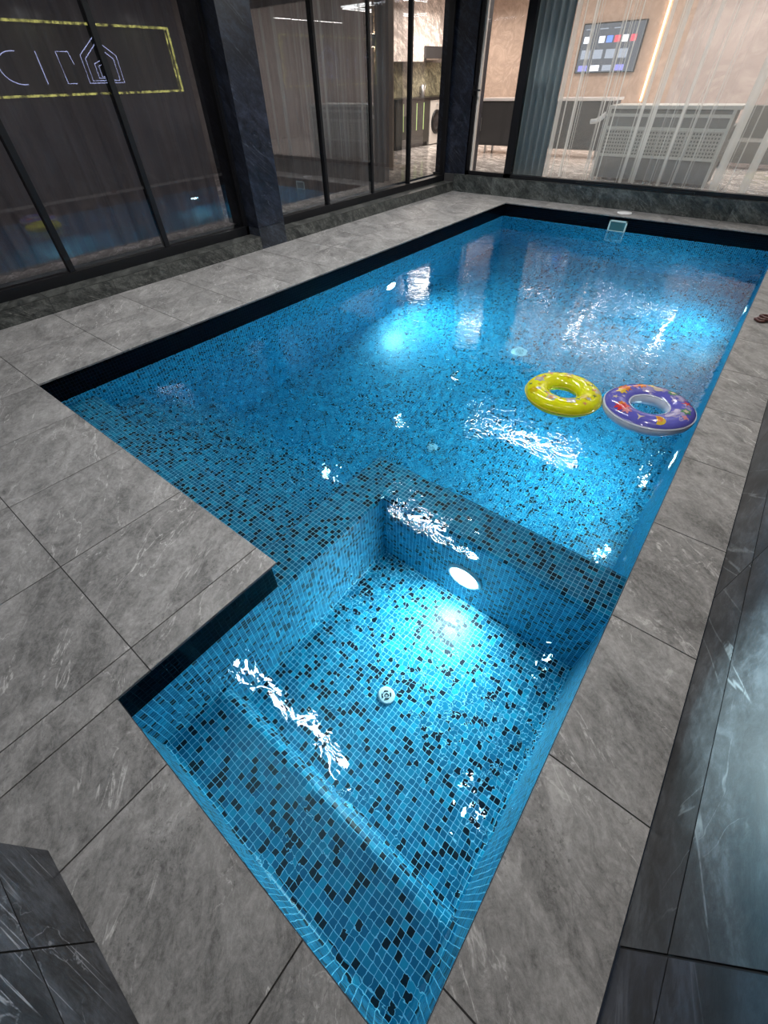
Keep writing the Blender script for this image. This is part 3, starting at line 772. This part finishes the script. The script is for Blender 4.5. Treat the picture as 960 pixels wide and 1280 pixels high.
# kitchen run along the left inner wall
KX = -8.0
o = thing('kitchen_counter', (-8.3, 12.3, FI), 'dark kitchen base units with black worktop seen through the last left pane', 'cabinet')
m = MB(); m.box((-8.76, 10.6, FI + .08), (KX, 12.02, 1.08)); m.obj('carcass', plain('olive_black_cabinet', (.05, .05, .046), .25), o)

for y in (10.9, 11.45, 11.75):
    m = MB(); m.box((KX, y - .006, .55), (KX + .012, y + .006, 1.04)); m.obj('handle', emit('lit_handle_groove', (.75, .9, .35), 1.0), o)
m = MB(); m.box((-8.76, 10.6, FI), (KX + -.05, 12.02, FI + .08)); m.obj('plinth', M['black'], o)
o = thing('kitchen_counter', (-8.3, 13.2, FI), 'dark kitchen base unit to the right of the washing machine', 'cabinet')
m = MB(); m.box((-8.76, 12.66, FI + .08), (KX, 13.75, 1.08)); m.obj('carcass', darkw, o)
m = MB(); m.box((-8.76, 12.66, FI), (KX + -.05, 13.75, FI + .08)); m.obj('plinth', M['black'], o)
m = MB(); m.box((-8.76, 10.6, 1.081), (KX + .03, 13.75, 1.125)); wt = m.obj('worktop', M['black'], None, .003); tag(wt, 'long black worktop running over the dark kitchen units and washing machine', 'worktop')
o = thing('washing_machine', (-8.3, 12.34, FI), 'white front-loading washing machine with black porthole under the worktop', 'washing machine')
m = MB(); m.box((-8.58, 12.04, FI + .02), (KX + .005, 12.64, 1.07)); m.obj('housing', plain('off_white_enamel', (.68, .64, .60), .35), o, .01)
T = Matrix.Translation((KX + .005, 12.34, .66)) @ Matrix.Rotation(PI / 2, 4, 'Y')
m = MB(); m.lathe([(.235, 0), (.235, .02), (.21, .04), (.17, .04), (.15, .015), (.001, .015)], 36, 0, T, cap=False); m.obj('door_ring', M['black'], o)
m = MB(); m.lathe([(.15, .018), (.10, .03), (.001, .034)], 32, 0, T, cap=False); m.obj('door_glass', plain('smoked_glass', (.03, .03, .035), .05), o)
m = MB(); m.lathe([(.03, 0), (.028, .02), (.001, .02)], 20, 0, Matrix.Translation((KX + .005, 12.34, .99)) @ Matrix.Rotation(PI / 2, 4, 'Y'), cap=False); m.obj('dial', M['steel'], o)
o = thing('wall_cabinet', (-8.4, 11.9, 1.74), 'tall pale marble-fronted wall units above the kitchen worktop', 'cabinet')
kmb = marble('kitchen_marble', (.52, .44, .40), (.70, .62, .58), (.30, .22, .18), 1.2, .5, .25)
for (a, b, zb) in [(10.6, 11.15, 1.74), (11.15, 11.72, 1.74), (11.72, 12.26, 1.74), (12.26, 12.9, 2.0), (12.9, 13.7, 2.0)]:
    m = MB(); m.box((-8.75, a + .002, zb), (-8.4, b - .002, 3.19), 0, rt()); m.obj('door', kmb, o)
o = thing('cooker_hood', (-8.5, 12.7, 1.75), 'dark extractor hood box beside the marble wall units', 'hood')
m = MB(); m.box((-8.75, 12.27, 1.80), (-8.40, 13.2, 1.99)); m.obj('canopy', darkw, o, .004)
m = MB(); m.box((-8.70, 12.45, 1.77), (-8.45, 13.0, 1.80)); m.obj('filter', M['steel'], o)
m = MB(); m.box((-8.76, 10.6, 1.126), (-8.72, 13.75, 1.738)); bs = m.obj('backsplash', marble('stone_backsplash', (.10, .09, .06), (.26, .24, .16), (.4, .38, .3), 1.5, .5, .3)); tag(bs, 'grey-green stone backsplash between worktop and wall units', 'backsplash')
o = thing('water_jug', (-8.25, 12.0, 1.125), 'steel kettle-like jug with curved spout on the kitchen worktop', 'jug')
T = Matrix.Translation((-8.25, 12.02, 1.125))
m = MB(); m.lathe([(.06, 0), (.07, .02), (.065, .12), (.045, .20), (.03, .22), (.001, .235)], 28, 0, T, cap=False); m.obj('jug_body', M['steel'], o)
m = MB(); m.tube([(-8.25, 12.08, 1.20), (-8.25, 12.14, 1.27), (-8.25, 12.15, 1.36)], .010, 8); m.obj('spout', M['steel'], o)
m = MB(); m.tube([(-8.25, 11.97, 1.17), (-8.25, 11.90, 1.20), (-8.25, 11.90, 1.29), (-8.25, 11.98, 1.33)], .009, 8); m.obj('handle', M['black'], o)

# wall sconce in the left room
o = thing('wall_sconce', (-6.6, 8.13, 1.92), 'small up-and-down wall light throwing warm beams behind the left glass', 'sconce')
m = MB(); m.lathe([(.035, 0), (.042, .01), (.042, .13), (.035, .14)], 24, 0, Matrix.Translation((-6.6, 8.10, 1.85)), cap=False); m.obj('body', M['white'], o)
ws = emit('sconce_lens', (1.0, .78, .55), 60)
for z in (1.846, 1.994):
    m = MB(); m.lathe([(.001, 0), (.032, 0)], 24, 0, Matrix.Translation((-6.6, 8.10, z)), cap=False); m.obj('lens', ws, o)
m = MB(); m.box((-6.62, 8.13, 1.89), (-6.58, 8.16, 1.95)); m.obj('bracket', M['steel'], o)
m = MB(); m.box((-6.62, 8.135, FI), (-6.2, 8.155, 3.2)); struct(m.obj('trim_5', plain('warm_panel', (.42, .36, .31), .6)))

# ------------------------------------------------------------ neon sign panel on the right wall
o = thing('neon_sign', (xW, 5.1, 1.36), 'wall sign panel with yellow-lit edges and white-blue neon house outline', 'sign')
Y0, Y1, Z0, Z1 = 3.35, 6.88, 1.37, 2.24
def hedge():
    t = NT('dark_green_moss'); p = t.n('NewGeometry').outputs['Position']; n = t.noise(p, 40, 4, .7)
    return t.surf(t.bsdf(t.ramp(n, [(.35, (.010, .014, .008)), (.7, (.045, .055, .03))]), .9, 0, t.bump(n, .8, .02)))
m = MB(); m.box((xW - .03, Y0, Z0), (xW - .002, Y1, Z1)); m.obj('backing', hedge(), o)
ty = NT('yellow_led_edge'); py_ = ty.n('NewGeometry').outputs['Position']
yel = ty.surf(ty.n('Emission', {'Color': (.90, .84, .22, 1), 'Strength': ty.math('MULTIPLY', ty.smooth(ty.noise(py_, 9.0, 4, .7), .35, .65), 5.0)}).outputs[0])
m = MB(); q = .030
m.box((xW - .05, Y0, Z0), (xW - .03, Y1, Z0 + q)); m.box((xW - .05, Y0, Z1 - q), (xW - .03, Y1, Z1)); m.box((xW - .05, Y1 - q, Z0), (xW - .03, Y1, Z1)); m.box((xW - .05, Y1 - .09, Z0), (xW - .032, Y1 - .09 + q * .7, Z1))
m.box((xW - .05, Y0, Z0), (xW - .03, Y0 + q, Z1)); m.obj('edge_light', yel, o)
neon = emit('neon_tube', (.55, .60, 1.0), 6); nx = xW - .055
def poly(pts): 
    mm = MB(); mm.tube([(nx, a, b) for a, b in pts], .006, 6); return mm
def house(cx, hw, zb, ze, za, gap=0.0):
    return [(cx - gap, zb), (cx - hw, zb), (cx - hw, ze), (cx, za), (cx + hw, ze), (cx + hw, zb), (cx + gap, zb)]
for k, (hw, zb, ze, za) in enumerate([(.33, 1.52, 1.86, 2.08), (.26, 1.55, 1.82, 2.00), (.13, 1.58, 1.76, 1.80), (.07, 1.60, 1.73, 1.75)]):
    poly(house(5.34, hw, zb, ze, za)).obj('neon_house_line', neon, o)
poly([(4.85, 1.75), (4.82, 1.90), (4.62, 1.90), (4.63, 1.52), (4.78, 1.52)]).obj('neon_letter', neon, o)
poly([(3.95 + .28 * math.cos(a), 1.71 + .19 * math.sin(a)) for a in [PI * .45 + k * PI * 1.1 / 14 for k in range(15)]]).obj('neon_letter', neon, o)
poly([(4.30, 1.52), (4.30, 1.90)]).obj('neon_letter', neon, o)

# ------------------------------------------------------------ lights
def area(name, loc, rot, sx, sy, power, col=(1, 1, 1), spread=PI):
    l = bpy.data.lights.new(name, 'AREA'); l.shape = 'RECTANGLE'; l.size = sx; l.size_y = sy; l.energy = power; l.color = col; l.spread = spread
    o = bpy.data.objects.new(name, l); COL.objects.link(o); o.location = loc; o.rotation_euler = rot; return o
def spot(name, loc, target, power, size, blend=.5, rad=.05, col=(1, 1, 1)):
    l = bpy.data.lights.new(name, 'SPOT'); l.energy = power; l.spot_size = size; l.spot_blend = blend; l.shadow_soft_size = rad; l.color = col
    o = bpy.data.objects.new(name, l); COL.objects.link(o); o.location = loc
    o.rotation_euler = (Vector(target) - Vector(loc)).to_track_quat('-Z', 'Y').to_euler(); return o
# ceiling strips (three, across the pool)
for i, (y, a, b, nm) in enumerate([(.48, -2.45, -.85, 'linear ceiling light nearest the photographer, above the small basin'), (3.3, -2.6, -1.1, 'linear ceiling light over the middle of the pool'), (5.95, -2.85, -.80, 'linear ceiling light over the far half of the pool')]):
    o = thing('strip_light', ((a + b) / 2, y, CZ - .04), nm, 'light', 'linear ceiling lights over the pool')
    m = MB(); m.box((a, y - .06, CZ - .03), (b, y + .06, CZ)); m.obj('housing', M['white'], o)
    m = MB(); m.box((a + .01, y - .03, CZ - .038), (b - .01, y + .03, CZ - .03)); m.obj('diffuser', M['strip'], o)
    area('strip_lamp', ((a + b) / 2, y, CZ - .06), (0, 0, 0), b - a, .06, (34, 32, 42)[i], (.98, .985, 1.0))
k = 0
for x, ys in ((-3.88, (1.35, 3.30, 5.25, 7.2)), (.15, (.85, 2.62, 4.39, 6.16))):
    side = 'left' if x < -1 else 'right'
    for j, y in enumerate(ys):
        od = ('nearest', 'second', 'third', 'farthest')[j]
        o = thing('downlight', (x, y, CZ - .012), '%s small round downlight in the %s ceiling row' % (od, side), 'light', 'round ceiling downlights')
        T = Matrix.Translation((x, y, CZ)) @ Matrix.Rotation(PI, 4, 'X')
        m = MB(); m.lathe([(.055, 0), (.055, .008), (.042, .012), (.040, .004)], 24, 0, T, cap=False); m.obj('bezel', M['white'], o)
        m = MB(); m.lathe([(.001, .007), (.040, .006)], 24, 0, T, cap=False); m.obj('lens', M['down'], o)
        spot('downlight_lamp', (x, y, CZ - .03), (x, y, 0), (112 if x < -1 else 58), 2.2, .8, .04, (1, .97, .94) if x < -1 else (1, .9, .8))
# underwater lamps
uw = (.72, .95, 1.0)
area('pool_lamp', (xL + .01, 4.66, -1.0), (0, -PI / 2 + .40, 0), .16, .16, 37, uw, 2.6)
area('pool_lamp', (xR - .01, 3.14, -.85), (0, PI / 2 - .40, 0), .16, .16, 26, uw, 2.6)
area('pool_lamp', (xR - .01, 6.30, -1.0), (0, PI / 2 - .40, 0), .16, .16, 26, uw, 2.6)
area('pool_lamp', (-.49, LY0 - .06, -.66), (-PI / 2 + .65, 0, 0), .14, .14, 7.0, uw, 2.5)
# added spot, stands in for pool light refracted out onto the right wall
spot('added_wall_spot', (-.55, 1.1, -.12), (xW, .82, .50), 150, .80, 1.0, .05, (.66, .90, .95))
# interior
for (x, y, sx, sy) in [(-1.82, 10.38, 1.8, .06), (-1.82, 13.03, 1.8, .06), (-2.72, 11.7, .06, 2.6), (-.93, 11.7, .06, 2.6), (-4.9, 12.6, 2.2, .06), (-4.9, 9.6, 1.6, .06), (1.2, 11.5, .06, 2.4)]:
    area('room_lamp_and_fill', (x, y, 2.54), (0, 0, 0), sx, sy, 9, (1, .90, .82))
area('room_lamp_and_fill', (-2.2, 11.2, 3.15), (0, 0, 0), 7.5, 4.2, 150, (1, .90, .83))  # added broad fill for the room's ambient light
area('kitchen_lamp', (-7.4, 11.8, 2.55), (0, 0, 0), 1.0, 2.5, 75, (1, .90, .82))
area('left_room_fill', (-7.2, 3.5, 2.55), (0, 0, 0), 2.0, 9.0, 34, (.98, .95, .97))  # added fill to brighten the curtains behind the left glass
spot('sconce_lamp', (-6.6, 8.07, 2.02), (-6.6, 8.14, 2.6), 10, 1.0, .6, .02, (1, .7, .42))
spot('sconce_lamp', (-6.6, 8.07, 1.82), (-6.6, 8.14, 1.2), 10, 1.0, .6, .02, (1, .7, .42))
# room light profile (rectangle) seen mirrored in the water
m = MB()
for a, b in [((-2.75, 10.35, 2.56), (-.9, 10.42, 2.58)), ((-2.75, 13.0, 2.56), (-.9, 13.07, 2.58)), ((-2.75, 10.42, 2.56), (-2.68, 13.0, 2.58)), ((-.97, 10.42, 2.56), (-.9, 13.0, 2.58))]: m.box(a, b)
rl = m.obj('hanging_light_profile', emit('room_strip', (1, .97, .93), 5)); tag(rl, 'rectangular white ceiling light profile in the room behind the far window', 'light')

# light refracted down through the water onto steps, ledge and bench
bpy.data.objects['pool_water'].cycles.is_caustics_caster = True
for o_ in pool.children: o_.cycles.is_caustics_receiver = True
for o_ in COL.objects:
    if o_.type == 'LIGHT' and o_.name.startswith('strip_lamp'): o_.data.cycles.is_caustics_light = True

# world
w = bpy.data.worlds.new('world'); sc.world = w; w.use_nodes = True
w.node_tree.nodes['Background'].inputs[0].default_value = (.02, .025, .035, 1); w.node_tree.nodes['Background'].inputs[1].default_value = .5

# ------------------------------------------------------------ camera (calibrated)
cam = bpy.data.cameras.new('camera'); co = bpy.data.objects.new('camera', cam); COL.objects.link(co)
R = Matrix(((0.782441, -0.434471, 0.446118), (0.622366, 0.569938, -0.5365), (-0.021166, 0.697428, 0.716343)))
co.matrix_world = Matrix.Translation((0, 0, 1.4549)) @ R.to_4x4()
cam.sensor_fit = 'VERTICAL'; cam.sensor_height = 36.0; cam.lens = 516.225 / 1280 * 36.0
cam.shift_x = 3.951 / 1280; cam.shift_y = -10.167 / 1280
cam.clip_start = .02
sc.camera = co

sc.cycles.use_denoising = True
sc.cycles.max_bounces = 10; sc.cycles.transparent_max_bounces = 16; sc.cycles.transmission_bounces = 8; sc.cycles.glossy_bounces = 6; sc.cycles.diffuse_bounces = 3
sc.cycles.caustics_reflective = True; sc.cycles.caustics_refractive = True
sc.cycles.sample_clamp_indirect = 14.0
sc.cycles.blur_glossy = 1.0
sc.view_settings.view_transform = 'Standard'
sc.view_settings.look = 'None'
sc.view_settings.exposure = 0.2
